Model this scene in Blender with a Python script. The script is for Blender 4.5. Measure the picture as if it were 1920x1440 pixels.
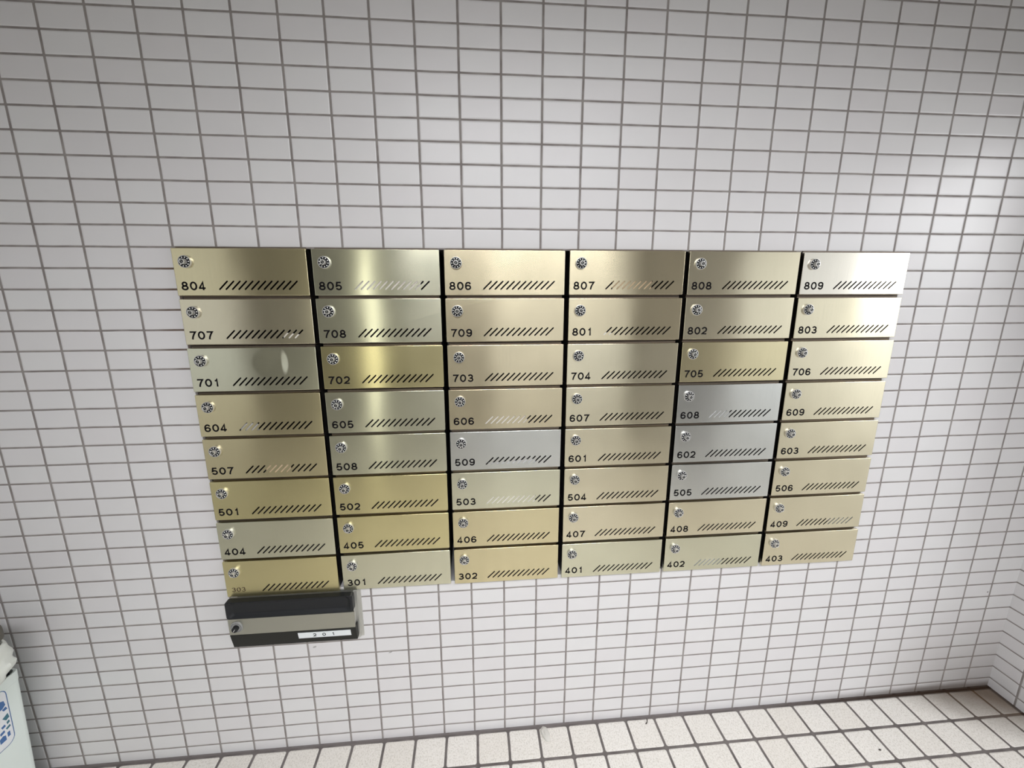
import bpy, bmesh, math, random
from mathutils import Vector, Matrix, noise

# ------------------------------------------------------------------ camera, world, lights, exposure
S = bpy.context.scene
COL = S.collection
for o in list(bpy.data.objects):
    bpy.data.objects.remove(o)

FLOOR = -1.535          # z = 0 is the tile joint along the top of the mailboxes, y = 0 the tiled wall
CEIL = 1.05
RX = 2.595              # right wall
LX = -1.35              # left wall
FY = -3.3               # wall behind the camera

cam_data = bpy.data.cameras.new('camera')
cam = bpy.data.objects.new('camera', cam_data)
COL.objects.link(cam)
R = ((0.99620977, -0.08697589, -0.00113098),
     (-0.0195775, -0.21153147, -0.97717509),
     (0.08475144, 0.97349352, -0.21243249))      # rows: right, down, forward
loc = (0.72578354, -1.14385262, -0.10666817)
cam.matrix_world = Matrix(((R[0][0], -R[1][0], -R[2][0], loc[0]),
                           (R[0][1], -R[1][1], -R[2][1], loc[1]),
                           (R[0][2], -R[1][2], -R[2][2], loc[2]),
                           (0, 0, 0, 1)))
cam_data.sensor_width = 36.0
cam_data.lens = 795.86 / 1920 * 36
cam_data.clip_start = 0.02
S.camera = cam

S.view_settings.view_transform = 'Standard'
S.view_settings.look = 'None'
S.view_settings.gamma = 1.0
S.view_settings.exposure = 0.0
S.view_settings.use_curve_mapping = False

world = bpy.data.worlds.new('overcast_sky')
S.world = world
world.use_nodes = True
wn = world.node_tree
bg = wn.nodes['Background']
# overcast sky, brighter towards the open side at the right
w_tc = wn.nodes.new('ShaderNodeTexCoord')
w_sep = wn.nodes.new('ShaderNodeSeparateXYZ')
w_map = wn.nodes.new('ShaderNodeMapRange')
wn.links.new(w_tc.outputs['Generated'], w_sep.inputs[0])
wn.links.new(w_sep.outputs[0], w_map.inputs[0])
w_map.inputs[1].default_value = -0.30
w_map.inputs[2].default_value = 0.75
w_map.inputs[3].default_value = 0.0
w_map.inputs[4].default_value = 1.0
w_sq = wn.nodes.new('ShaderNodeMath')
w_sq.operation = 'POWER'
w_sq.inputs[1].default_value = 2.0
w_str = wn.nodes.new('ShaderNodeMath')
w_str.operation = 'MULTIPLY_ADD'
w_str.inputs[1].default_value = 0.46
w_str.inputs[2].default_value = 0.70
wn.links.new(w_map.outputs[0], w_sq.inputs[0])
wn.links.new(w_sq.outputs[0], w_str.inputs[0])
wn.links.new(w_str.outputs[0], bg.inputs['Strength'])
bg.inputs['Color'].default_value = (0.94, 0.965, 1.0, 1)


def area_light(name, loc, target, sx, sy, power, color=(1, 1, 1)):
    l = bpy.data.lights.new(name, 'AREA')
    l.shape = 'RECTANGLE'
    l.size, l.size_y = sx, sy
    l.energy = power
    l.color = color
    o = bpy.data.objects.new(name, l)
    COL.objects.link(o)
    o.location = loc
    d = Vector(target) - Vector(loc)
    o.rotation_euler = d.to_track_quat('-Z', 'Y').to_euler()
    return o


# daylight through the side entrance at the right, a narrow sidelight behind the camera, added overhead fill lamp without a fixture
area_light('side_entrance_daylight', (RX + 1.60, -1.75, 0.47), (1.9, 0.05, -0.05), 0.8, 0.8, 19, (0.97, 0.98, 1.0))
area_light('sidelight_daylight', (-0.345, FY + 0.02, -0.35), (-0.2, 0, -0.35), 0.10, 2.1, 2.5, (1.0, 0.99, 0.80))
lamp = area_light('added_overhead_fill', (1.05, -2.0, CEIL - 0.05), (1.05, -0.35, -1.5), 1.6, 0.7, 35, (0.965, 0.968, 1.0))
lamp.data.spread = math.radians(100)

# ------------------------------------------------------------------ materials


def new_mat(name):
    m = bpy.data.materials.new(name)
    m.use_nodes = True
    nt = m.node_tree
    b = nt.nodes['Principled BSDF']
    return m, nt, b


def plain(name, col, rough=0.5, metal=0.0, spec=0.5):
    m, nt, b = new_mat(name)
    b.inputs['Base Color'].default_value = (*col, 1)
    b.inputs['Roughness'].default_value = rough
    b.inputs['Metallic'].default_value = metal
    b.inputs['Specular IOR Level'].default_value = spec
    return m


class N:
    """tiny node helper"""

    def __init__(self, nt):
        self.nt = nt

    def add(self, t, **kw):
        n = self.nt.nodes.new(t)
        for k, v in kw.items():
            setattr(n, k, v)
        return n

    def link(self, a, b):
        self.nt.links.new(a, b)

    def val(self, sock, v):
        if isinstance(v, (int, float)):
            sock.default_value = v
        else:
            self.link(v, sock)

    def m(self, op, a, b=0.0, c=0.0):
        n = self.add('ShaderNodeMath', operation=op)
        self.val(n.inputs[0], a)
        self.val(n.inputs[1], b)
        self.val(n.inputs[2], c)
        return n.outputs[0]

    def mix(self, fac, a, b):
        n = self.add('ShaderNodeMix', data_type='RGBA')
        self.val(n.inputs[0], fac)
        for s, v in ((n.inputs[6], a), (n.inputs[7], b)):
            if isinstance(v, tuple):
                s.default_value = (*v, 1) if len(v) == 3 else v
            else:
                self.link(v, s)
        return n.outputs[2]

    def smooth(self, x, lo, hi):
        n = self.add('ShaderNodeMapRange', interpolation_type='SMOOTHSTEP')
        self.link(x, n.inputs[0])
        n.inputs[1].default_value = lo
        n.inputs[2].default_value = hi
        return n.outputs[0]


def tile_mat(name, u_axis, v_axis, pu, pv, ou, ov, joint, radius, tile_a, tile_b, grout_a, grout_b,
             rough, speckle=0.0, relief=0.0012, dirt=None):
    """grid of tiles with rounded corners, pu x pv metres, joints at ou + k*pu and ov + k*pv"""
    mt, nt, b = new_mat(name)
    n = N(nt)
    tc = n.add('ShaderNodeTexCoord')
    sep = n.add('ShaderNodeSeparateXYZ')
    n.link(tc.outputs['Object'], sep.inputs[0])
    ax = {'x': 0, 'y': 1, 'z': 2}
    # a little wobble so joints are hand laid
    wob = n.add('ShaderNodeTexNoise')
    n.link(tc.outputs['Object'], wob.inputs['Vector'])
    wob.inputs['Scale'].default_value = 9.0
    wob.inputs['Detail'].default_value = 3.0
    w = n.m('MULTIPLY', n.m('SUBTRACT', wob.outputs['Fac'], 0.5), 0.0022)
    u = n.m('ADD', n.m('DIVIDE', n.m('SUBTRACT', sep.outputs[ax[u_axis]], ou), pu), n.m('DIVIDE', w, pu))
    v = n.m('ADD', n.m('DIVIDE', n.m('SUBTRACT', sep.outputs[ax[v_axis]], ov), pv), n.m('DIVIDE', w, pv))
    fu, fv = n.m('FLOOR', u), n.m('FLOOR', v)
    # rounded rectangle distance, metres, positive = inside grout
    du = n.m('SUBTRACT', n.m('MULTIPLY', n.m('ABSOLUTE', n.m('SUBTRACT', n.m('SUBTRACT', u, fu), 0.5)), pu),
             pu / 2 - joint[0] / 2 - radius)
    dv = n.m('SUBTRACT', n.m('MULTIPLY', n.m('ABSOLUTE', n.m('SUBTRACT', n.m('SUBTRACT', v, fv), 0.5)), pv),
             pv / 2 - joint[1] / 2 - radius)
    cu, cv = n.m('MAXIMUM', du, 0.0), n.m('MAXIMUM', dv, 0.0)
    d = n.m('SUBTRACT', n.m('ADD', n.m('SQRT', n.m('ADD', n.m('MULTIPLY', cu, cu), n.m('MULTIPLY', cv, cv))),
                            n.m('MINIMUM', n.m('MAXIMUM', du, dv), 0.0)), radius)
    g = n.smooth(d, -0.0007, 0.0009)
    comb = n.add('ShaderNodeCombineXYZ')
    n.link(fu, comb.inputs[0])
    n.link(fv, comb.inputs[1])
    wn_ = n.add('ShaderNodeTexWhiteNoise', noise_dimensions='3D')
    n.link(comb.outputs[0], wn_.inputs['Vector'])
    tcol = n.mix(wn_.outputs['Value'], tile_a, tile_b)
    # faint cloudy glaze and, for the floor, stony speckle
    cl = n.add('ShaderNodeTexNoise')
    n.link(tc.outputs['Object'], cl.inputs['Vector'])
    cl.inputs['Scale'].default_value = 14.0
    cl.inputs['Detail'].default_value = 4.0
    cloud = n.m('ADD', 0.975, n.m('MULTIPLY', cl.outputs['Fac'], 0.05))
    vm = n.add('ShaderNodeVectorMath', operation='SCALE')
    n.link(tcol, vm.inputs[0])
    n.link(cloud, vm.inputs['Scale'])
    tcol = vm.outputs[0]
    height_extra = None
    if speckle:
        mp = n.add('ShaderNodeMapping')
        n.link(tc.outputs['Object'], mp.inputs['Vector'])
        mp.inputs['Scale'].default_value = (1.0, 0.70, 1.0)
        sp = n.add('ShaderNodeTexNoise')
        n.link(mp.outputs[0], sp.inputs['Vector'])
        sp.inputs['Scale'].default_value = 260.0
        sp.inputs['Detail'].default_value = 3.0
        sp.inputs['Roughness'].default_value = 0.65
        s_ = n.smooth(sp.outputs['Fac'], 0.33, 0.55)
        vs = n.add('ShaderNodeTexVoronoi')
        n.link(tc.outputs['Object'], vs.inputs['Vector'])
        vs.inputs['Scale'].default_value = 150.0
        dots = n.m('LESS_THAN', vs.outputs['Distance'], 0.16)
        tcol = n.mix(n.m('MULTIPLY', n.m('SUBTRACT', 1.0, s_), speckle), tcol, (0.40, 0.36, 0.28))
        tcol = n.mix(n.m('MULTIPLY', dots, speckle * 0.8), tcol, (0.16, 0.14, 0.12))
        height_extra = n.m('MULTIPLY', s_, 0.25)
    gn = n.add('ShaderNodeTexNoise')
    n.link(tc.outputs['Object'], gn.inputs['Vector'])
    gn.inputs['Scale'].default_value = 22.0
    gn.inputs['Detail'].default_value = 6.0
    gcol = n.mix(n.smooth(gn.outputs['Fac'], 0.3, 0.7), grout_a, grout_b)
    base = n.mix(g, tcol, gcol)
    if dirt:
        base = dirt(n, tc, sep, g, base)
    n.link(base, b.inputs['Base Color'])
    n.link(n.m('ADD', rough, n.m('MULTIPLY', g, 0.85 - rough)), b.inputs['Roughness'])
    n.link(n.m('SUBTRACT', 0.5, n.m('MULTIPLY', g, 0.4)), b.inputs['Specular IOR Level'])
    # relief: recessed joints with soft pillowed tile edges
    h = n.m('SUBTRACT', 1.0, n.smooth(d, -0.0030, 0.0008))
    pe = n.add('ShaderNodeTexNoise')
    n.link(tc.outputs['Object'], pe.inputs['Vector'])
    pe.inputs['Scale'].default_value = 55.0
    pe.inputs['Detail'].default_value = 2.0
    h = n.m('ADD', h, n.m('MULTIPLY', pe.outputs['Fac'], 0.12))
    if height_extra is not None:
        h = n.m('ADD', h, height_extra)
    bp = n.add('ShaderNodeBump')
    bp.inputs['Strength'].default_value = 0.55
    bp.inputs['Distance'].default_value = relief
    n.link(h, bp.inputs['Height'])
    n.link(bp.outputs[0], b.inputs['Normal'])
    return mt


def wall_dirt(n, tc, sep, g, base):
    """grime along the floor joint and rusty joints beside the mailboxes"""
    x, z = sep.outputs[0], sep.outputs[2]
    nz = n.add('ShaderNodeTexNoise')
    n.link(tc.outputs['Object'], nz.inputs['Vector'])
    nz.inputs['Scale'].default_value = 7.0
    nz.inputs['Detail'].default_value = 5.0
    # rust in the joints just left of the mailboxes
    rx = n.m('MULTIPLY', n.smooth(x, -0.10, -0.01), n.m('LESS_THAN', x, 0.02))
    rz = n.m('MULTIPLY', n.m('GREATER_THAN', z, -0.30), n.m('LESS_THAN', z, -0.02))
    rust = n.m('MULTIPLY', n.m('MULTIPLY', rx, rz), n.m('MULTIPLY', g, n.smooth(nz.outputs['Fac'], 0.4, 0.6)))
    base = n.mix(n.m('MULTIPLY', rust, 0.8), base, (0.10, 0.055, 0.03))
    # scuffs and specks on single tiles
    for mx, mz, sx, sz, k in ((0.2198, -1.1654, .006, .0035, .45), (0.4440, -1.2042, .0065, .0014, .85), (2.4907, -1.1323, .003, .003, .9)):
        ex = n.m('DIVIDE', n.m('SUBTRACT', x, mx), sx)
        ez = n.m('DIVIDE', n.m('ADD', n.m('SUBTRACT', z, mz), n.m('MULTIPLY', n.m('SUBTRACT', x, mx), -.3)), sz)
        rr = n.m('ADD', n.m('MULTIPLY', ex, ex), n.m('MULTIPLY', ez, ez))
        base = n.mix(n.m('MULTIPLY', n.m('SUBTRACT', 1.0, n.smooth(rr, 0.4, 1.2)), k), base, (0.08, 0.075, 0.07))
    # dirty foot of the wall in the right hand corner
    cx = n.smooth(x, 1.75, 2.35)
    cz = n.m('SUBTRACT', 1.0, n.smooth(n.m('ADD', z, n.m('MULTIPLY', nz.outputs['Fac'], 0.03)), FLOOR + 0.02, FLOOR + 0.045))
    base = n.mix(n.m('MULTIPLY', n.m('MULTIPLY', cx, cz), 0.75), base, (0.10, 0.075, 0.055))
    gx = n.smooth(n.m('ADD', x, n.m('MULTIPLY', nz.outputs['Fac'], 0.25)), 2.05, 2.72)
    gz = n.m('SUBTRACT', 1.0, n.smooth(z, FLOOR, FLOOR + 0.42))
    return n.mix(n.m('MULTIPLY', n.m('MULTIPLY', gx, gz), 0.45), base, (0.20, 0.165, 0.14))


def floor_dirt_shade(n, tc, sep, g, base):
    x, y = sep.outputs[0], sep.outputs[1]
    nz = n.add('ShaderNodeTexNoise')
    n.link(tc.outputs['Object'], nz.inputs['Vector'])
    nz.inputs['Scale'].default_value = 6.0
    nz.inputs['Detail'].default_value = 5.0
    # brown soiling and the corner's shadow, painted together as one wedge
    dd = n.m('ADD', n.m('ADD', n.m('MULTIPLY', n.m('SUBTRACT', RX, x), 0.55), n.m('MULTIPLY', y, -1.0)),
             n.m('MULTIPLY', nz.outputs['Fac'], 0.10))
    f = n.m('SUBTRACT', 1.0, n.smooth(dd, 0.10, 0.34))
    # mortar fillet along the wall
    base = n.mix(n.m('GREATER_THAN', y, -0.0085), base, (0.17, 0.15, 0.145))
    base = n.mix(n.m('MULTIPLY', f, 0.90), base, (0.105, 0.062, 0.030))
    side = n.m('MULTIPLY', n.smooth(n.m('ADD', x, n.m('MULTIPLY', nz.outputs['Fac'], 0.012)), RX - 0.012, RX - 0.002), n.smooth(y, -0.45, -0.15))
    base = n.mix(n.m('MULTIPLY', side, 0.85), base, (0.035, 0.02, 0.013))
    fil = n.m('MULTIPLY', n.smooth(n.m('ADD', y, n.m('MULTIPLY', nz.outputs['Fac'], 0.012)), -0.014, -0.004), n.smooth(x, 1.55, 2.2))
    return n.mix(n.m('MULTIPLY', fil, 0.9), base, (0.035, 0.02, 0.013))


WT_A, WT_B = (0.70, 0.683, 0.688), (0.72, 0.713, 0.713)
GR_A, GR_B = (0.235, 0.21, 0.20), (0.33, 0.305, 0.29)
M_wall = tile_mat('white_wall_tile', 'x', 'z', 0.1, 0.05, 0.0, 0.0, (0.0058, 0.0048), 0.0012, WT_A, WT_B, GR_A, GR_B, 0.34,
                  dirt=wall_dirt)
M_side = tile_mat('white_side_tile', 'y', 'z', 0.1, 0.05, -0.08, 0.0, (0.0058, 0.0048), 0.0012, WT_A, WT_B, GR_A, GR_B, 0.34)
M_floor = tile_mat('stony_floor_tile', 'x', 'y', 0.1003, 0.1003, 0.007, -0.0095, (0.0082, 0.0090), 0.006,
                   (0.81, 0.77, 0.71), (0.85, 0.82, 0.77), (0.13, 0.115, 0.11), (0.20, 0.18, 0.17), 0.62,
                   speckle=0.36, relief=0.0022, dirt=floor_dirt_shade)
M_ceiling = plain('painted_ceiling', (0.45, 0.44, 0.425), 0.9)
M_plaster = plain('grey_plaster', (0.48, 0.475, 0.45), 0.85)


def brushed(name, dent=None):
    """brushed sheet metal, tint from the object's own colour, vertical grain"""
    mt, nt, b = new_mat(name)
    n = N(nt)
    tc = n.add('ShaderNodeTexCoord')
    oi = n.add('ShaderNodeObjectInfo')
    rnd = n.m('MULTIPLY', oi.outputs['Random'], 37.0)
    sh = n.add('ShaderNodeVectorMath', operation='ADD')
    n.link(tc.outputs['Object'], sh.inputs[0])
    cmb = n.add('ShaderNodeCombineXYZ')
    n.link(rnd, cmb.inputs[1])
    n.link(cmb.outputs[0], sh.inputs[1])
    mp = n.add('ShaderNodeMapping')
    n.link(sh.outputs[0], mp.inputs['Vector'])
    mp.inputs['Scale'].default_value = (1.0, 1.0, 0.012)
    gr = n.add('ShaderNodeTexNoise')
    n.link(mp.outputs[0], gr.inputs['Vector'])
    gr.inputs['Scale'].default_value = 900.0
    gr.inputs['Detail'].default_value = 2.0
    # patina clouds
    cl = n.add('ShaderNodeTexNoise')
    n.link(sh.outputs[0], cl.inputs['Vector'])
    cl.inputs['Scale'].default_value = 9.0
    cl.inputs['Detail'].default_value = 4.0
    k = n.m('ADD', 0.90, n.m('ADD', n.m('MULTIPLY', gr.outputs['Fac'], 0.11), n.m('MULTIPLY', cl.outputs['Fac'], 0.12)))
    vm = n.add('ShaderNodeVectorMath', operation='SCALE')
    n.link(oi.outputs['Color'], vm.inputs[0])
    n.link(k, vm.inputs['Scale'])
    n.link(vm.outputs[0], b.inputs['Base Color'])
    b.inputs['Metallic'].default_value = 1.0
    n.link(n.m('ADD', 0.195, n.m('MULTIPLY', cl.outputs['Fac'], 0.07)), b.inputs['Roughness'])
    b.inputs['Anisotropic'].default_value = 0.87
    tg = n.add('ShaderNodeTangent', direction_type='UV_MAP')
    tg.uv_map = 'grain'
    n.link(tg.outputs[0], b.inputs['Tangent'])
    # sheet is never quite flat
    lo = n.add('ShaderNodeTexNoise')
    n.link(sh.outputs[0], lo.inputs['Vector'])
    lo.inputs['Scale'].default_value = 5.0
    lo.inputs['Detail'].default_value = 1.0
    sep = n.add('ShaderNodeSeparateXYZ')
    n.link(tc.outputs['Object'], sep.inputs[0])
    bow = n.m('SUBTRACT', sep.outputs[0], 0.156)
    h = n.m('ADD', n.m('MULTIPLY', lo.outputs['Fac'], 0.0016), n.m('MULTIPLY', n.m('MULTIPLY', bow, bow), -0.11))
    if dent:
        dx = n.m('SUBTRACT', sep.outputs[0], dent[0])
        dx = n.m('MAXIMUM', n.m('DIVIDE', dx, 0.022), n.m('DIVIDE', dx, -0.075))
        dz = n.m('DIVIDE', n.m('SUBTRACT', sep.outputs[2], dent[1]), 0.045)
        r = n.m('SQRT', n.m('ADD', n.m('MULTIPLY', dx, dx), n.m('MULTIPLY', dz, dz)))
        h = n.m('SUBTRACT', h, n.m('MULTIPLY', n.m('SUBTRACT', 1.0, n.smooth(r, 0.0, 1.0)), 0.0022))
    bp = n.add('ShaderNodeBump')
    bp.inputs['Strength'].default_value = 1.0
    bp.inputs['Distance'].default_value = 1.0
    n.link(h, bp.inputs['Height'])
    n.link(bp.outputs[0], b.inputs['Normal'])
    return mt


M_door = brushed('brushed_brass_sheet')
M_dent = brushed('brushed_brass_sheet_dented', (0.222, -0.040))
M_case = plain('dull_case_steel', (0.15, 0.12, 0.095), 0.45, 0.8)
M_inner = plain('dark_cavity', (0.012, 0.010, 0.010), 0.8)
M_black = plain('black_dial', (0.008, 0.008, 0.011), 0.45, 0.0, 0.15)
M_white = plain('white_dots', (0.85, 0.85, 0.82), 0.5)
M_chrome = plain('satin_chrome', (0.80, 0.79, 0.77), 0.38, 0.85)
M_ring = plain('dial_rim_steel', (0.74, 0.73, 0.71), 0.42, 0.8)
M_keyface = plain('dark_key_face', (0.03, 0.03, 0.03), 0.5, 0.3)
M_keyslit = plain('grey_key_slit', (0.30, 0.30, 0.28), 0.4, 0.8)
M_ink = plain('black_ink', (0.006, 0.005, 0.006), 0.6, 0.0, 0.1)
M_faded = plain('faded_brown_ink', (0.085, 0.055, 0.03), 0.6)
M_paper = plain('letter_paper', (0.80, 0.77, 0.70), 0.85)
M_kraft = plain('kraft_paper', (0.55, 0.43, 0.28), 0.85)
M_greyp = plain('grey_paper', (0.52, 0.52, 0.52), 0.8)

# ------------------------------------------------------------------ helpers


def mesh_obj(name, bm, mats, parent=None, smooth=False):
    me = bpy.data.meshes.new(name)
    bm.normal_update()
    bm.to_mesh(me)
    bm.free()
    if not isinstance(mats, (list, tuple)):
        mats = [mats]
    for m_ in mats:
        me.materials.append(m_)
    if smooth:
        for p in me.polygons:
            p.use_smooth = True
        me.set_sharp_from_angle(angle=math.radians(38))
    o = bpy.data.objects.new(name, me)
    COL.objects.link(o)
    if parent:
        o.parent = parent
    return o


def empty(name, loc=(0, 0, 0)):
    o = bpy.data.objects.new(name, None)
    o.empty_display_size = 0.03
    COL.objects.link(o)
    o.location = loc
    return o


def tag(o, label, cat, group=None):
    o['label'] = label
    o['category'] = cat
    if group:
        o['group'] = group


def box(bm, x0, x1, y0, y1, z0, z1, mi=0, bevel=0.0):
    r = bmesh.ops.create_cube(bm, size=1.0)
    vs = r['verts']
    for v in vs:
        v.co = Vector((x0 + (v.co.x + .5) * (x1 - x0), y0 + (v.co.y + .5) * (y1 - y0), z0 + (v.co.z + .5) * (z1 - z0)))
    fs = set(f for v in vs for f in v.link_faces)
    for f in fs:
        f.material_index = mi
    if bevel:
        es = set(e for v in vs for e in v.link_edges)
        bmesh.ops.bevel(bm, geom=list(es), offset=bevel, segments=2, affect='EDGES', clamp_overlap=True)


def lathe(bm, prof, seg=40, cx=0.0, cz=0.0, mi=0):
    """revolve (radius, y) profile about the y axis"""
    rings = []
    for r, y in prof:
        if r < 1e-6:
            rings.append([bm.verts.new((cx, y, cz))])
        else:
            rings.append([bm.verts.new((cx + r * math.cos(2 * math.pi * i / seg), y, cz + r * math.sin(2 * math.pi * i / seg)))
                          for i in range(seg)])
    for a, b in zip(rings, rings[1:]):
        for i in range(seg):
            j = (i + 1) % seg
            if len(a) == 1 and len(b) == 1:
                continue
            if len(a) == 1:
                f = bm.faces.new((a[0], b[j], b[i]))
            elif len(b) == 1:
                f = bm.faces.new((a[i], a[j], b[0]))
            else:
                f = bm.faces.new((a[i], a[j], b[j], b[i]))
            f.material_index = mi
    bmesh.ops.recalc_face_normals(bm, faces=bm.faces[:])


def curve_plate(polys, thick, y_front, res=0):
    """filled plate with holes from closed outlines in x,z; front face at y_front; returns a bmesh"""
    cu = bpy.data.curves.new('plate', 'CURVE')
    cu.dimensions = '2D'
    cu.fill_mode = 'BOTH'
    cu.extrude = thick / 2
    for pts in polys:
        s = cu.splines.new('POLY')
        s.points.add(len(pts) - 1)
        for p, (x, z) in zip(s.points, pts):
            p.co = (x, z, 0, 1)
        s.use_cyclic_u = True
    return curve_to_bm(cu, thick, y_front)


def curve_to_bm(cu, thick, y_front):
    ob = bpy.data.objects.new('tmp_outline', cu)
    COL.objects.link(ob)
    bpy.context.view_layer.update()
    dg = bpy.context.evaluated_depsgraph_get()
    me = bpy.data.meshes.new_from_object(ob.evaluated_get(dg))
    bm = bmesh.new()
    bm.from_mesh(me)
    bpy.data.objects.remove(ob)
    bpy.data.curves.remove(cu)
    bpy.data.meshes.remove(me)
    for v in bm.verts:
        x, z, y = v.co
        v.co = (x, y_front + thick / 2 - y, z)
    bmesh.ops.remove_doubles(bm, verts=bm.verts[:], dist=1e-6)
    bmesh.ops.recalc_face_normals(bm, faces=bm.faces[:])
    for f in bm.faces:
        f.material_index = 0
        f.smooth = False
    return bm


def stroke(bm, pts, w, y0, y1, mi=0, closed=False):
    """flat ribbon of width w through 2D points, extruded from y0 (front) to y1, mitred joints and square ends"""
    P = [Vector(p) for p in pts]
    k = len(P)
    L = []
    for i, p in enumerate(P):
        if closed:
            a, b = (p - P[i - 1]).normalized(), (P[(i + 1) % k] - p).normalized()
        else:
            a = (p - P[i - 1]).normalized() if i else (P[1] - p).normalized()
            b = (P[i + 1] - p).normalized() if i < k - 1 else a
        t = (a + b)
        t = t.normalized() if t.length > 1e-6 else a
        nrm = Vector((-t.y, t.x))
        c = max(0.5, nrm.dot(Vector((-a.y, a.x))))
        L.append((p + nrm * w / 2 / c, p - nrm * w / 2 / c))
    vs = [[bm.verts.new((q.x, y, q.y)) for q in pr for y in (y0, y1)] for pr in L]   # l0,l1,r0,r1
    n_ = k if closed else k - 1
    for i in range(n_):
        a, b = vs[i], vs[(i + 1) % k]
        for q in ((a[0], b[0], b[2], a[2]), (a[1], a[3], b[3], b[1]), (a[0], a[1], b[1], b[0]), (a[2], b[2], b[3], a[3])):
            f = bm.faces.new(q)
            f.material_index = mi
    if not closed:
        for a in (vs[0], vs[-1]):
            f = bm.faces.new((a[0], a[2], a[3], a[1]))
            f.material_index = mi


def arc(cx, cy, rx, ry, a0, a1, n_=14):
    return [(cx + rx * math.cos(math.radians(a0 + (a1 - a0) * i / n_)), cy + ry * math.sin(math.radians(a0 + (a1 - a0) * i / n_)))
            for i in range(n_ + 1)]


# wide grotesque numerals in a 0.78 x 1 box, as strokes (points, closed)
S_ = 0.15
GL = {
    '0': [(arc(.39, .5, .315, .425, 0, 360, 28)[:-1], True)],
    '1': [([(.20, .74), (.33, .78), (.44, .93), (.44, 0)], False)],
    '2': [(arc(.38, .66, .285, .265, 170, -20, 14) + [(.57, .43), (.30, .25), (.14, .12), (.085, .075), (.70, .075)], False)],
    '3': [(arc(.37, .705, .25, .22, 160, -80, 14) + [(.28, .50)], False),
          ([(.28, .50)] + arc(.38, .29, .29, .215, 85, -165, 16), False)],
    '4': [([(.74, .235), (.08, .235), (.08, .27), (.50, .94), (.50, 0)], False)],
    '5': [([(.66, .925), (.20, .925), (.125, .47)] + arc(.385, .325, .285, .25, 140, -160, 18), False)],
    '6': [(arc(.39, .315, .285, .24, 0, 360, 24)[:-1], True),
          ([(.655, .73)] + arc(.40, .56, .30, .365, 42, 180, 14) + [(.105, .34)], False)],
    '7': [([(.06, .925), (.70, .925), (.50, .62), (.36, .30), (.30, 0)], False)],
    '8': [(arc(.39, .715, .235, .21, 0, 360, 22)[:-1], True), (arc(.39, .285, .295, .21, 0, 360, 24)[:-1], True)],
    '9': [(arc(.39, .685, .285, .24, 0, 360, 24)[:-1], True),
          ([(.125, .27)] + arc(.38, .44, .30, .365, 222, 360, 14) + [(.675, .66)], False)],
}


def number_bm(txt, x, z, hgt, wid, pitch, stroke_w, y_front, y_back):
    bm = bmesh.new()
    for i, ch in enumerate(txt):
        for pts, closed in GL[ch]:
            q = [(x + i * pitch + px / .78 * wid, z + pz * hgt) for px, pz in pts]
            stroke(bm, q, stroke_w, y_front, y_back, 0, closed)
    bmesh.ops.recalc_face_normals(bm, faces=bm.faces[:])
    return bm


# ------------------------------------------------------------------ the room
def structure(name, bm, mats):
    o = mesh_obj(name, bm, mats)
    o['kind'] = 'structure'
    return o


PITX, PITZ = 0.3238, 0.1211
X0, Z0 = 0.0040, -0.0025
DW, DH = 0.312, 0.1127
HX0, HX1 = X0 - 0.001, X0 + 5 * PITX + DW + 0.001
HZ1, HZ0 = Z0 + 0.001, Z0 - 7 * PITZ - DH - 0.001

bm = bmesh.new()
for x0, x1, z0, z1 in ((LX - .15, HX0, FLOOR, CEIL), (HX1, RX, FLOOR, CEIL), (HX0, HX1, HZ1, CEIL), (HX0, HX1, FLOOR, HZ0)):
    box(bm, x0, x1, 0.0, 0.40, z0, z1)
box(bm, HX0, HX1, 0.30, 0.40, HZ0, HZ1)      # back of the recess
structure('wall_back', bm, M_wall)

STUB = -0.30
bm = bmesh.new()
box(bm, RX, RX + .15, STUB, 0.40, FLOOR, CEIL)
box(bm, RX, RX + .15, -2.0, STUB, 0.40, CEIL)
box(bm, RX, RX + .15, FY - .15, -2.0, FLOOR, CEIL)
structure('wall_right', bm, M_side)

bm = bmesh.new()
box(bm, LX - .15, LX, -0.75, 0.0, FLOOR, CEIL)
box(bm, LX - .15, LX, FY - .15, -3.05, FLOOR, CEIL)
box(bm, LX - .15, LX, -3.05, -0.75, 0.65, CEIL)
structure('wall_left', bm, M_side)

bm = bmesh.new()
for x0, x1, z0, z1 in ((LX, -.42, FLOOR, CEIL), (-.27, .86, FLOOR, CEIL), (2.45, RX, FLOOR, CEIL),
                       (-.42, -.27, .75, CEIL), (-.42, -.27, FLOOR, -1.35), (.86, 2.45, 0.75, CEIL)):
    box(bm, x0, x1, FY - .15, FY, z0, z1)
structure('wall_front', bm, M_plaster)

bm = bmesh.new()
box(bm, LX - 2.2, RX + 2.6, FY - 2.2, 0.40, FLOOR - .12, FLOOR)
structure('floor', bm, M_floor)
bm = bmesh.new()
box(bm, LX - .15, RX + .15, FY - .15, 0.40, CEIL, CEIL + .12)
structure('ceiling', bm, M_ceiling)

# ------------------------------------------------------------------ mailboxes
FACE = -0.016           # door face
TH = 0.0012


def stadium(ax, az, bx, bz, r, n_=5):
    d = Vector((bx - ax, bz - az))
    a = math.atan2(d.y, d.x)
    p = [(bx + r * math.cos(a - math.pi / 2 + math.pi * i / n_), bz + r * math.sin(a - math.pi / 2 + math.pi * i / n_)) for i in range(n_ + 1)]
    p += [(ax + r * math.cos(a + math.pi / 2 + math.pi * i / n_), az + r * math.sin(a + math.pi / 2 + math.pi * i / n_)) for i in range(n_ + 1)]
    return p


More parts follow.
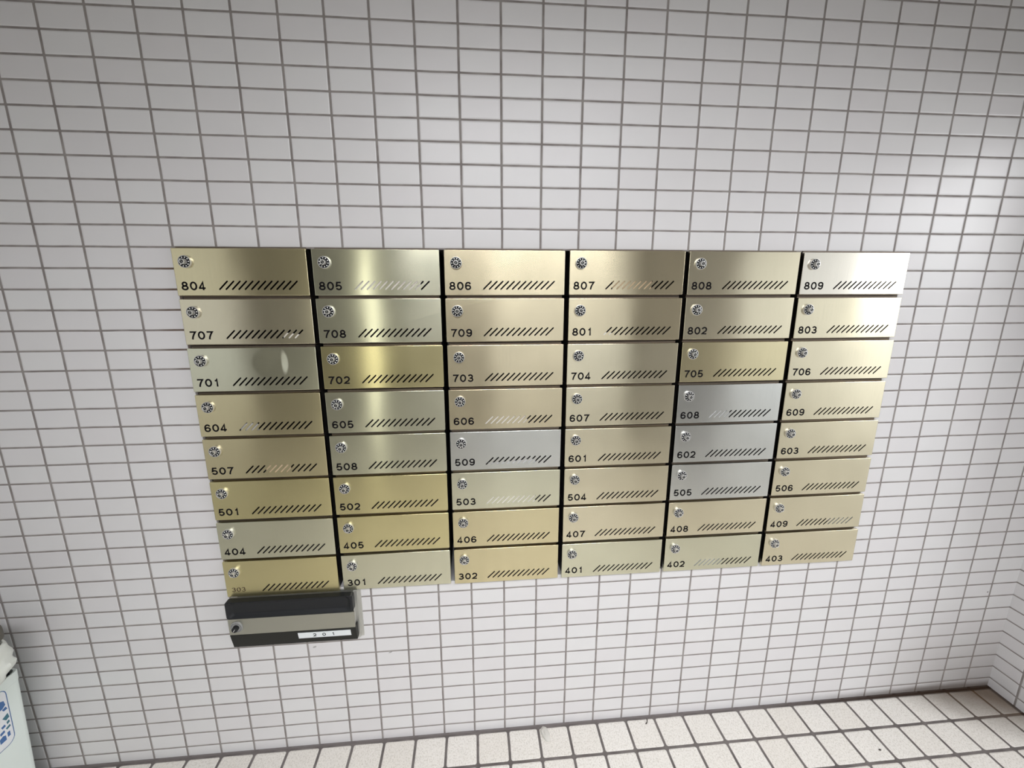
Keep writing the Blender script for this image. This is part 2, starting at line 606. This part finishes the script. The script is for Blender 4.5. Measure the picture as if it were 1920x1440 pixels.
def rrect(x0, x1, z0, z1, r, n_=4):
    p = []
    for cx, cz, a in ((x1 - r, z1 - r, 0), (x0 + r, z1 - r, 90), (x0 + r, z0 + r, 180), (x1 - r, z0 + r, 270)):
        p += [(cx + r * math.cos(math.radians(a + 90 * i / n_)), cz + r * math.sin(math.radians(a + 90 * i / n_))) for i in range(n_ + 1)]
    return p


def door_bm():
    """tray shaped sheet: pierced front plate, rounded bends, folded edges; local origin at the top left of the face"""
    def ring_pts(inset, rad=0.0018):
        return rrect(inset, DW - inset, -DH + inset, -inset, max(rad - inset, 0.0004), 4)

    polys = [ring_pts(0.0013)]
    for k in range(12):
        bx = 0.0995 + k * 0.01500
        polys.append(stadium(bx, -0.0972, bx + 0.0195, -0.0782, 0.00185))
    b = curve_plate(polys, TH, 0.0)
    R_, fold = 0.0013, 0.0105
    prof = [(R_ * (1 - math.sin(math.radians(t))), R_ * (1 - math.cos(math.radians(t)))) for t in (0, 22, 45, 68, 90)]
    prof += [(0.0, fold), (TH, fold), (TH, TH)]
    rings = [[b.verts.new((x, y, z)) for x, z in ring_pts(i)] for i, y in prof]
    loft = []
    for a_, c_ in zip(rings, rings[1:]):
        k = len(a_)
        for i in range(k):
            f = b.faces.new((a_[i], c_[i], c_[(i + 1) % k], a_[(i + 1) % k]))
            loft.append(f)
    bmesh.ops.recalc_face_normals(b, faces=loft)
    # outward facing folds
    b.normal_update()
    chk = [f for f in loft if f.calc_center_median().x < 0.0005 and f.calc_area() > 2e-5]
    if chk and chk[0].normal.x > 0 and chk[0].calc_center_median().x < 0.0002:
        bmesh.ops.reverse_faces(b, faces=loft)
    for f in loft:
        f.smooth = True
    uv = b.loops.layers.uv.new('grain')
    for f in b.faces:
        for l in f.loops:
            l[uv].uv = (l.vert.co.z, l.vert.co.x + l.vert.co.y)
    return b


def case_bm(first=False):
    """open fronted box let into the wall; its front lip shows between the doors"""
    b = bmesh.new()
    if not first:       # near-black strip painting in the shade of the gap to the left neighbour
        box(b, -0.0092, 0.0040, 0.0125, 0.26, -DH - 0.0036, 0.0036, 1)
    x0, x1, z0, z1 = 0.004, DW - 0.004, -DH - 0.0036, 0.0036
    y0, y1, t = 0.0125, 0.26, 0.0016
    box(b, x0, x1, y0, y1, z1 - t, z1, 0)
    box(b, x0, x1, y0, y1, z0, z0 + t, 0)
    box(b, x0, x0 + t, y0, y1, z0 + t, z1 - t, 1)
    box(b, x1 - t, x1, y0, y1, z0 + t, z1 - t, 1)
    box(b, x0 + t, x1 - t, y1 - t, y1, z0 + t, z1 - t, 1)
    # front flanges above and below the door
    xl = x0 if first else x0 - .0125
    box(b, xl, x1, y0 - .0006, y0 + .0010, z1 - .0060, z1, 0, .0004)
    box(b, xl, x1, y0 - .0006, y0 + .0010, z0, z0 + .0060, 0, .0004)
    # lining
    box(b, x0 + t, x1 - t, y0 + .004, y1 - t, z1 - 2 * t, z1 - t, 1)
    box(b, x0 + t, x1 - t, y0 + .004, y1 - t, z0 + t, z0 + 2 * t, 1)
    return b


DR = 0.0147


def ring_bm():
    b = bmesh.new()
    lathe(b, [(DR, 0.0), (DR, -.0072), (DR * .985, -.0078), (DR * .93, -.0080), (DR * .90, -.0074), (DR * .90, 0.0)], 48)
    return b


def face_bm():
    b = bmesh.new()
    lathe(b, [(DR * .905, -.0074), (0.0, -.0080)], 48, mi=0)
    for i in range(10):
        a = 2 * math.pi * (i + .5) / 10
        c = bmesh.ops.create_cone(b, cap_ends=True, segments=12, radius1=.00150, radius2=.00145, depth=.0008)
        r = DR * .71
        for v in c['verts']:
            x, y, z = v.co
            v.co = (r * math.cos(a) + x, -.0079 - z, r * math.sin(a) + y)
        for f in set(f for v in c['verts'] for f in v.link_faces):
            f.material_index = 1
    bmesh.ops.recalc_face_normals(b, faces=b.faces[:])
    return b


def knob_bm():
    b = bmesh.new()
    lathe(b, [(.0070, -.0078), (.0064, -.0100), (.0062, -.0195), (.0059, -.0203), (.0046, -.0204), (.0043, -.0200), (.0043, -.0190)], 32, mi=0)
    lathe(b, [(.0044, -.0190), (0.0, -.0190)], 32, mi=1)
    box(b, -.0008, .0008, -.0197, -.0189, -.0036, .0036, 2)
    bmesh.ops.recalc_face_normals(b, faces=b.faces[:])
    return b


ROWS = [['804', '805', '806', '807', '808', '809'],
        ['707', '708', '709', '801', '802', '803'],
        ['701', '702', '703', '704', '705', '706'],
        ['604', '605', '606', '607', '608', '609'],
        ['507', '508', '509', '601', '602', '603'],
        ['501', '502', '503', '504', '505', '506'],
        ['404', '405', '406', '407', '408', '409'],
        ['303', '301', '302', '401', '402', '403']]
GOLD, PALE, OLIVE, TAN, SILVER, GREEN = (.72, .645, .41), (.75, .69, .51), (.70, .63, .35), (.71, .63, .44), (.68, .69, .655), (.70, .69, .53)
TINT = {'804': GOLD, '805': GREEN, '806': TAN, '807': TAN, '808': PALE, '809': (.80, .76, .66),
        '707': PALE, '708': GREEN, '709': TAN, '801': TAN, '802': PALE, '803': PALE,
        '701': GREEN, '702': OLIVE, '703': TAN, '704': PALE, '705': GOLD, '706': PALE,
        '604': GOLD, '605': GREEN, '606': TAN, '607': PALE, '608': SILVER, '609': PALE,
        '507': GOLD, '508': GREEN, '509': SILVER, '601': PALE, '602': SILVER, '603': PALE,
        '501': OLIVE, '502': OLIVE, '503': GREEN, '504': PALE, '505': SILVER, '506': PALE,
        '404': GREEN, '405': OLIVE, '406': GOLD, '407': PALE, '408': PALE, '409': PALE,
        '303': OLIVE, '301': GREEN, '302': GOLD, '401': GREEN, '402': GREEN, '403': PALE}
ROWNAME = ['top row', 'second row', 'third row', 'fourth row', 'fifth row', 'sixth row', 'seventh row', 'bottom row']
COLNAME = ['leftmost column', 'second column', 'third column', 'fourth column', 'fifth column', 'rightmost column']
COLTINT = {id(GOLD): 'gold', id(PALE): 'pale gold', id(OLIVE): 'yellow gold', id(TAN): 'tan gold', id(SILVER): 'silver grey', id(GREEN): 'greenish gold'}
EXTRA = {'701': 'dented', '303': 'scratched'}

rng = random.Random(7)
proto = {}
proto['case'] = mesh_obj('case', case_bm(), [M_case, M_inner])
case_first = bpy.data.meshes.new('case')
_b = case_bm(True)
_b.to_mesh(case_first)
_b.free()
case_first.materials.append(M_case)
case_first.materials.append(M_inner)
proto['door'] = mesh_obj('door', door_bm(), [M_door])
proto['door'].data.set_sharp_from_angle(angle=math.radians(40))
proto['combination_lock'] = empty('combination_lock')
proto['dial_ring'] = mesh_obj('dial_ring', ring_bm(), [M_ring], smooth=True)
proto['dial_face'] = mesh_obj('dial_face', face_bm(), [M_black, M_white])
proto['knob'] = mesh_obj('knob', knob_bm(), [M_chrome, M_keyface, M_keyslit])
used = False

CORNER = {}
for r, row in enumerate(ROWS):
    for c, num in enumerate(row):
        lx, lz = X0 + c * PITX + rng.uniform(-.0006, .0006), Z0 - r * PITZ + rng.uniform(-.0005, .0005)
        root = empty('mailbox', (lx, FACE, lz))
        CORNER[num] = (lx, lz)
        kids = {}
        for k in ('case', 'door', 'dial_ring', 'dial_face', 'knob'):
            if used:
                o = proto[k].copy()
                COL.objects.link(o)
            else:
                o = proto[k]
            kids[k] = o
        if used:
            lock = proto['combination_lock'].copy()
            COL.objects.link(lock)
        else:
            lock = proto['combination_lock']
        used = True
        if c == 0:
            kids['case'].data = case_first
        kids['case'].parent = root
        kids['door'].parent = root
        lock.parent = root
        lock.location = (0.0302, 0.0, -0.0322)
        lock.scale = (1, 0.82, 1)
        for k in ('dial_ring', 'dial_face', 'knob'):
            kids[k].parent = lock
        a = rng.uniform(-.9, .9)
        kids['dial_face'].rotation_euler = (0, a, 0)
        kids['knob'].rotation_euler = (0, rng.uniform(-.8, .8), 0)
        d = kids['door']
        d.color = (*TINT[num], 1)
        d.rotation_euler = (rng.uniform(-.004, .004), rng.uniform(-.0015, .0015), rng.uniform(-.003, .003))
        if num == '701':
            d.data = d.data.copy()
            d.data.materials[0] = M_dent
        if num == '303':
            b = number_bm(num, 0.0150, -0.0975, 0.0150, 0.0110, 0.0132, 0.0009, -0.00025, 0.0)
            for dx, dz in ((.0012, .0009), (-.0009, .0006)):
                b2 = number_bm(num, 0.0150 + dx, -0.0975 + dz, 0.0145, 0.0108, 0.0132, 0.0007, -0.0003, 0.0)
                me = bpy.data.meshes.new('t')
                b2.to_mesh(me)
                b2.free()
                b.from_mesh(me)
                bpy.data.meshes.remove(me)
            t = mesh_obj('apartment_number', b, [M_faded], d)
            t['label'] = 'faded scratched brown number 303'
        else:
            t = mesh_obj('apartment_number', number_bm(num, 0.0115, -0.0992, 0.0200, 0.0160, 0.0200, 0.0039, -0.00025, 0.0), [M_ink], d)
        hue = COLTINT.get(id(TINT[num]), 'pale')
        ex = EXTRA.get(num)
        lab = f"{(ex + ' ') if ex and num == '701' else ''}{hue} mailbox numbered {num} in the {ROWNAME[r]}, {COLNAME[c]}"
        if num == '303':
            lab = 'yellow gold mailbox with faded scratched 303, directly above the black mailbox'
        tag(root, lab, 'mailbox', 'brushed metal mailboxes set in the tiled wall')

# letters that show through the slots: (number, x0, x1, z0, z1, material, depth, tilt)
MAIL = [('805', .090, .262, -.103, -.060, M_paper, 'white letter filling the slots of mailbox 805'),
        ('707', .235, .300, -.1045, -.0885, M_paper, 'cream letter low behind the right slots of mailbox 707'),
        ('606', .085, .215, -.1045, -.050, M_paper, 'cream letter filling the left slots of mailbox 606'),
        ('503', .085, .240, -.1045, -.055, M_paper, 'cream letter filling most slots of mailbox 503'),
        ('807', .118, .225, -.1045, -.062, M_kraft, 'tan letter behind the left slots of mailbox 807'),
        ('801', .085, .128, -.1045, -.090, M_paper, 'small white letter behind the first slots of mailbox 801'),
        ('402', .085, .190, -.1045, -.065, M_greyp, 'grey letter behind the left slots of mailbox 402'),
        ('608', .085, .160, -.1045, -.060, M_greyp, 'grey letter behind the first slots of mailbox 608'),
        ('409', .205, .300, -.1045, -.060, M_greyp, 'grey letter behind the right slots of mailbox 409'),
        ('507', .150, .215, -.1045, -.060, M_kraft, 'tan letter behind the middle slots of mailbox 507'),
        ('509', .105, .240, -.1045, -.0905, M_greyp, 'grey letter low behind the slots of mailbox 509'),
        ('604', .100, .145, -.1045, -.083, M_greyp, 'grey letter behind the first slots of mailbox 604')]
for i, (num, x0, x1, z0, z1, mt, lab) in enumerate(MAIL):
    lx, lz = CORNER[num]
    b = bmesh.new()
    nx = 8
    # slightly bowed, torn-open envelope, two leaves thick, standing on the case floor
    pts = []
    for k in range(nx + 1):
        f = k / nx
        pts.append((x0 + (x1 - x0) * f, math.sin(f * math.pi) * .0012, z1 + .0035 * math.sin(i * 1.7 + f * 3.0)))
    zb = -DH + 0.0008
    fr = [[b.verts.new((x, .0036 - y, zb)), b.verts.new((x, .0032 - y, z))] for x, y, z in pts]
    bk = [[b.verts.new((x, .0048 - y, zb)), b.verts.new((x, .0044 - y, z))] for x, y, z in pts]
    for k in range(nx):
        b.faces.new((fr[k][0], fr[k + 1][0], fr[k + 1][1], fr[k][1]))
        b.faces.new((bk[k + 1][0], bk[k][0], bk[k][1], bk[k + 1][1]))
        b.faces.new((fr[k][1], fr[k + 1][1], bk[k + 1][1], bk[k][1]))
        b.faces.new((fr[k + 1][0], fr[k][0], bk[k][0], bk[k + 1][0]))
    b.faces.new((fr[0][0], fr[0][1], bk[0][1], bk[0][0]))
    b.faces.new((fr[-1][1], fr[-1][0], bk[-1][0], bk[-1][1]))
    bmesh.ops.recalc_face_normals(b, faces=b.faces[:])
    o = mesh_obj('letter', b, mt)
    o.location = (lx, FACE, lz + 0.0006)
    tag(o, lab, 'letter', 'letters seen through the mailbox slots')

# ------------------------------------------------------------------ the odd black mailbox 201 under the block
M_blkpl = plain('black_plastic', (0.013, 0.014, 0.016), 0.42, 0.0, 0.35)
M_blkmt = plain('black_paint', (0.020, 0.020, 0.017), 0.5, 0.0, 0.25)
M_steel = plain('stainless_strip', (0.47, 0.47, 0.41), 0.33, 1.0)
M_steel2 = plain('pale_side_metal', (0.70, 0.70, 0.67), 0.38, 0.9)
M_clear = plain('grey_clear_plastic', (0.30, 0.30, 0.29), 0.3)
M_lab = plain('white_label', (0.83, 0.87, 0.88), 0.55)

BX0, BX1, BZ1 = 0.0055, 0.3575, -0.9655
root = empty('mailbox', ((BX0 + BX1) / 2, 0, -1.13))
tag(root, 'black and steel mailbox numbered 201 hanging below the block of gold mailboxes', 'mailbox')
off = Vector((-(BX0 + BX1) / 2, 0, 1.13))


def local(b):
    bmesh.ops.translate(b, verts=b.verts[:], vec=off)
    return b


# sheet steel back box and mounting plate seen past its right side
b = bmesh.new()
box(b, BX0 + .02, BX1 + .014, -.0050, -.0002, -1.1325, -.968, 0, .0008)
box(b, BX0 + .02, BX1 + .006, -.0125, -.0050, -1.1300, -.9675, 0, .0008)
mesh_obj('back_plate', local(b), [M_steel2], root)
b = bmesh.new()
box(b, BX0 + .004, BX1 - .003, -.0288, -.0125, -1.0740, -.9665, 0, .001)
mesh_obj('body', local(b), [M_steel2], root)
# front cover: pressed steel band between the two black parts
b = bmesh.new()
box(b, BX0, BX1, -.0362, -.0315, -1.0735, -1.0205, 0, .0007)
mesh_obj('front_band', local(b), [M_steel], root)
# moulded black flap with a rounded hollow
b = bmesh.new()
fx0, fx1, fz0, fz1 = BX0 - .001, BX1 - .001, -1.0205, BZ1
rings = []
for inset, y, rad in ((0.0, -.0190, .006), (0.0, -.0365, .006), (.0012, -.0378, .006), (.0035, -.0380, .006), (.0060, -.0372, .008), (.0090, -.0345, .009), (.0120, -.0320, .010), (.0150, -.0305, .010), (.0190, -.0298, .008)):
    rings.append([b.verts.new((x, y, z)) for x, z in rrect(fx0 + inset, fx1 - inset * 1.15, fz0 + inset * .8, fz1 - inset * .55, rad * (1 if inset < .015 else .7), 5)])
for a_, c_ in zip(rings, rings[1:]):
    k = len(a_)
    for i in range(k):
        b.faces.new((a_[i], a_[(i + 1) % k], c_[(i + 1) % k], c_[i]))
b.faces.new(rings[-1])
b.faces.new(list(reversed(rings[0])))
bmesh.ops.recalc_face_normals(b, faces=b.faces[:])
mesh_obj('flap', local(b), [M_blkpl], root)
# sloping black foot
b = bmesh.new()
pr = [(-.0360, -1.0735), (-.0362, -1.0745), (-.0262, -1.1235), (-.0130, -1.1225), (-.0130, -1.0735)]
va = [b.verts.new((BX0, y, z)) for y, z in pr]
vb = [b.verts.new((BX1 + .0005, y, z)) for y, z in pr]
b.faces.new(va)
b.faces.new(list(reversed(vb)))
for i in range(len(pr)):
    j = (i + 1) % len(pr)
    b.faces.new((va[i], vb[i], vb[j], va[j]))
bmesh.ops.recalc_face_normals(b, faces=b.faces[:])
bmesh.ops.bevel(b, geom=b.edges[:], offset=.0005, segments=2, affect='EDGES', clamp_overlap=True)
foot = mesh_obj('foot_panel', local(b), [M_blkmt], root)
# name card on the sloping face
sl = (.0362 - .0262) / (1.1235 - 1.0745)


def slope_y(z):
    return -.0362 + (-1.0745 - z) * sl


b = bmesh.new()
cz1, cz0 = -1.0815, -1.1035
cx0, cx1 = .1925, .3425
vs = [b.verts.new((x, slope_y(z) - dy, z)) for dy in (.0012, -.0005) for x, z in ((cx0, cz0), (cx1, cz0), (cx1, cz1), (cx0, cz1))]
for q in ((0, 1, 2, 3), (7, 6, 5, 4), (0, 4, 5, 1), (1, 5, 6, 2), (2, 6, 7, 3), (3, 7, 4, 0)):
    b.faces.new([vs[i] for i in q])
bmesh.ops.recalc_face_normals(b, faces=b.faces[:])
card = mesh_obj('name_card', local(b), [M_lab], root)
b = number_bm('201', .2345, -1.0985, .0120, .0095, .0265, .0020, 0, .0004)
for v in b.verts:
    v.co.y += slope_y(v.co.z) - .0016
o = mesh_obj('card_number', local(b), [M_ink], card)
# clear dial with black knob
lock = empty('combination_lock')
lock.parent = root
lock.location = Vector((.0285, -.0362, -1.0460)) + off
b = bmesh.new()
lathe(b, [(.0170, 0.0), (.0168, -.0030), (.0150, -.0042), (.0120, -.0036), (.0, -.0036)], 40)
for i in range(20):
    a = 2 * math.pi * i / 20
    stroke(b, [(.0125 * math.cos(a), .0125 * math.sin(a)), (.0150 * math.cos(a), .0150 * math.sin(a))], .0008, -.0044, -.0036, 1)
mesh_obj('dial_ring', b, [M_clear, M_blkpl], lock)
b = bmesh.new()
lathe(b, [(.0085, -.0030), (.0080, -.0110), (.0074, -.0145), (.0062, -.0155), (0, -.0155)], 28)
box(b, -.0006, .0006, -.0159, -.0150, -.0040, .0040, 1)
mesh_obj('knob', b, [M_blkpl, M_white], lock).rotation_euler = (0, .6, 0)

# ------------------------------------------------------------------ white bin with a bag on it, bottom left
M_bin = plain('mint_white_plastic', (0.85, 0.93, 0.885), 0.42)
M_bag = plain('crumpled_white_bag', (0.80, 0.83, 0.77), 0.55)
M_bagin = plain('grey_brown_bag_mouth', (0.13, 0.122, 0.10), 0.75)
M_blk = plain('black_gap_lining', (0.012, 0.012, 0.018), 0.6)
M_blue = plain('blue_label_print', (0.07, 0.17, 0.40), 0.5)
M_teal = plain('teal_label_print', (0.06, 0.19, 0.24), 0.5)
M_sheet = plain('white_label_sheet', (0.88, 0.90, 0.92), 0.45)

TOPZ = -1.108
root = empty('waste_bin', (-.56, -.06, FLOOR))
root.rotation_euler = (0, 0, math.radians(-3.5))
tag(root, 'white waste bin with a blue printed label, standing in the bottom left against the tiles', 'bin')
HT = TOPZ - FLOOR
# body: open tapered tub, +x side faces the room; local x=0 is that side at the floor
b = bmesh.new()


def tub_ring(z, inset):
    f = z / HT
    x1 = .0 + .031 * f - inset
    x0 = -.36 - .031 * f + inset
    y1 = -.006 + .004 * f - inset
    y0 = -.44 - .02 * f + inset
    return [b.verts.new((x, y, z)) for x, y in rrect(x0, x1, y0, y1, .014, 4)]


rings = [tub_ring(z, i) for z, i in ((0.0, .004), (.004, 0), (HT - .030, 0), (HT - .028, -.0008), (HT - .002, -.0008), (HT, .0005), (HT, .004), (HT - .03, .006), (.012, .006))]
for a_, c_ in zip(rings, rings[1:]):
    k = len(a_)
    for i in range(k):
        b.faces.new((a_[i], a_[(i + 1) % k], c_[(i + 1) % k], c_[i]))
b.faces.new(list(reversed(rings[0])))
b.faces.new(rings[-1])
bmesh.ops.recalc_face_normals(b, faces=b.faces[:])
mesh_obj('body', b, [M_bin], root)

# printed label on the room side (coordinates along the face: s towards the camera, z up)
lb = bmesh.new()


def face_x(z):
    return .031 * z / HT


def lab_poly(bmx, pts, lift, mi):
    vs_ = [bmx.verts.new((face_x(z) + lift, -s, z)) for s, z in pts]
    vt_ = [bmx.verts.new((face_x(z) + .0001, -s, z)) for s, z in pts]
    f = bmx.faces.new(vs_)
    f.material_index = mi
    k = len(pts)
    for i in range(k):
        g_ = bmx.faces.new((vs_[i], vt_[i], vt_[(i + 1) % k], vs_[(i + 1) % k]))
        g_.material_index = mi
    if f.normal.x < 0:
        f.normal_flip()


LS0, LS1, LZ0, LZ1 = .041, .34, .236, .407
out = rrect(LS0, LS1, LZ0, LZ1, .02, 5)
lab_poly(lb, out, .0006, 0)
inn = rrect(LS0 + .0018, LS1 - .0018, LZ0 + .0018, LZ1 - .0018, .0182, 5)
ov = [lb.verts.new((face_x(z) + .0009, -s, z)) for s, z in out]
iv = [lb.verts.new((face_x(z) + .0009, -s, z)) for s, z in inn]
for i in range(len(out)):
    j = (i + 1) % len(out)
    f = lb.faces.new((ov[i], ov[j], iv[j], iv[i]))
    f.material_index = 1
LROOT = root
LABEL_BM = lb
PRINT = [([(.048, .358), (.056, .352), (.068, .352), (.074, .366), (.060, .378), (.050, .372)], 1),
         ([(.0455, .343), (.054, .343), (.057, .350), (.048, .352)], 1),
         ([(.0450, .316), (.053, .313), (.060, .324), (.047, .330)], 2),
         ([(.0460, .302), (.052, .299), (.053, .307), (.047, .309)], 2),
         ([(.0560, .298), (.064, .296), (.066, .303), (.058, .305)], 1),
         ([(.0460, .288), (.055, .285), (.057, .291), (.047, .294)], 2),
         ([(.0600, .283), (.070, .280), (.071, .288), (.061, .290)], 1),
         ([(.0500, .262), (.056, .262), (.056, .276), (.050, .276)], 1),
         ([(.0600, .258), (.074, .258), (.074, .272), (.066, .276), (.060, .272)], 1),
         ([(.080, .300), (.150, .300), (.150, .385), (.080, .385)], 1),
         ([(.165, .300), (.235, .300), (.235, .385), (.165, .385)], 2),
         ([(.250, .300), (.320, .300), (.320, .385), (.250, .385)], 1),
         ([(.085, .255), (.320, .255), (.320, .280), (.085, .280)], 1)]
for p, mi in PRINT:
    lab_poly(lb, p, .0010, mi)
lo = mesh_obj('label', lb, [M_sheet, M_blue, M_teal], root)
lo['label'] = 'white label with blue and teal printed shapes'
b = bmesh.new()
rings = []
for z, i in ((HT - .028, .008), (HT + .020, .010), (HT + .022, .013), (HT + .022, .05)):
    rings.append(tub_ring(z, i))
for a_, c_ in zip(rings, rings[1:]):
    k = len(a_)
    for i in range(k):
        b.faces.new((a_[i], a_[(i + 1) % k], c_[(i + 1) % k], c_[i]))
b.faces.new(list(reversed(rings[0])))
b.faces.new(rings[-1])
bmesh.ops.recalc_face_normals(b, faces=b.faces[:])
mesh_obj('lid', b, [M_blk], root)['label'] = 'black lid inset in the rim'

# crumpled bag sitting on the rim
broot = empty('plastic_bag', (-.614, -.268, TOPZ + .0222))
tag(broot, 'crumpled off-white bag with a dark open mouth lying on the white bin', 'bag')
b = bmesh.new()
nu, nv = 72, 24


def superellipse(a, rx, ry, e=0.46):
    c, s = math.cos(a), math.sin(a)
    return rx * math.copysign(abs(c) ** e, c), ry * math.copysign(abs(s) ** e, s)


grid = []
for j in range(nv + 1):
    f = j / nv
    ring = []
    for i in range(nu):
        a = 2 * math.pi * i / nu
        k = .83 + .13 * math.sin(f * math.pi * .62)
        x, y = superellipse(a, .163 * k, .185 * k)
        q = Vector((math.cos(a) * 2.4, math.sin(a) * 2.4, f * 2.2))
        crease = .010 * math.sin(a * 7 + 3 * f) + .020 * noise.noise(q) + .014 * noise.noise(q * 2.7)
        crease *= math.sin(math.pi * min(1, f * .85 + .12)) * .62
        x, y = x * (1 + crease / .16), y * (1 + crease / .18)
        z = .001 + f * (.112 + .003 * math.sin(a * 3 + .6) + .006 * noise.noise(q * 1.3) - .012 * max(0, math.sin(a)))
        ring.append(b.verts.new((x, y, z)))
    grid.append(ring)
for j in range(nv):
    for i in range(nu):
        k = (i + 1) % nu
        b.faces.new((grid[j][i], grid[j][k], grid[j + 1][k], grid[j + 1][i]))
# rolled mouth
prev = grid[-1]
for sc_, dz in ((.975, .004), (.945, .002), (.92, -.012), (.90, -.035)):
    cur = [b.verts.new((v.co.x * sc_, v.co.y * sc_, v.co.z + dz)) for v in grid[-1]]
    for i in range(nu):
        k = (i + 1) % nu
        b.faces.new((prev[i], prev[k], cur[k], cur[i]))
    prev = cur
b.faces.new(list(reversed(grid[0])))
bmesh.ops.recalc_face_normals(b, faces=b.faces[:])
bag = mesh_obj('bag_body', b, [M_bag], broot, smooth=True)
# dark crumpled lining heaped in the mouth
b = bmesh.new()
rim = [Vector(v) for v in [(p.x, p.y, p.z) for p in (Vector(superellipse(2 * math.pi * i / nu, .163, .188) + (0,)) for i in range(nu))]]
rings = []
for sc_, z in ((.80, .060), (.87, .108), (.95, .128), (.95, .146), (.62, .158), (.2, .156)):
    rings.append([b.verts.new((p.x * sc_, p.y * sc_, z + .012 * noise.noise(Vector((p.x * sc_ * 18, p.y * sc_ * 18, 2.0))))) for p in rim])
for a_, c_ in zip(rings, rings[1:]):
    for i in range(nu):
        k = (i + 1) % nu
        b.faces.new((a_[i], a_[k], c_[k], c_[i]))
b.faces.new(rings[-1])
b.faces.new(list(reversed(rings[0])))
bmesh.ops.recalc_face_normals(b, faces=b.faces[:])
mesh_obj('lining', b, [M_bagin], broot, smooth=True)['label'] = 'dark grey-brown crumpled lining'

# ------------------------------------------------------------------ litter at the foot of the wall
M_scrap = plain('dirty_plaster', (0.62, 0.60, 0.55), 0.8)
M_dark = plain('dark_litter', (0.05, 0.04, 0.035), 0.8)
b = bmesh.new()
bmesh.ops.create_icosphere(b, subdivisions=4, radius=1.0)
for v in b.verts:
    p = v.co.copy()
    q = 1 + .25 * noise.noise(p * 1.6 + Vector((3, 1, 0))) + .10 * noise.noise(p * 4)
    v.co = Vector((p.x * .013 * q, p.y * .024 * q, max(-.2, p.z * q) * .009))
o = mesh_obj('plaster_lump', b, [M_scrap], smooth=True)
o.location = (.932, -.034, FLOOR + .0019)
o.rotation_euler = (0, 0, .25)
tag(o, 'small pale lump of plaster on the floor tiles at the foot of the wall', 'debris')
b = bmesh.new()
stroke(b, [(0, 0), (.006, .004), (.010, .011), (.010, .016)], .0022, 0, .0022)
for v in b.verts:
    v.co = (v.co.x, v.co.z, v.co.y)
bmesh.ops.recalc_face_normals(b, faces=b.faces[:])
o = mesh_obj('twig', b, [M_dark])
o.location = (1.275, -.030, FLOOR + .0003)
tag(o, 'tiny bent dark twig on the floor close to the wall', 'debris')
b = bmesh.new()
bmesh.ops.create_icosphere(b, subdivisions=2, radius=1.0)
for v in b.verts:
    v.co = Vector((v.co.x * .0042, v.co.y * .0026, v.co.z * .0016)) * (1 + .3 * noise.noise(v.co * 2))
o = mesh_obj('pebble', b, [M_dark])
o.location = (1.985, -.176, FLOOR + .0014)
tag(o, 'tiny dark crumb on a pale floor tile near the right corner', 'debris')
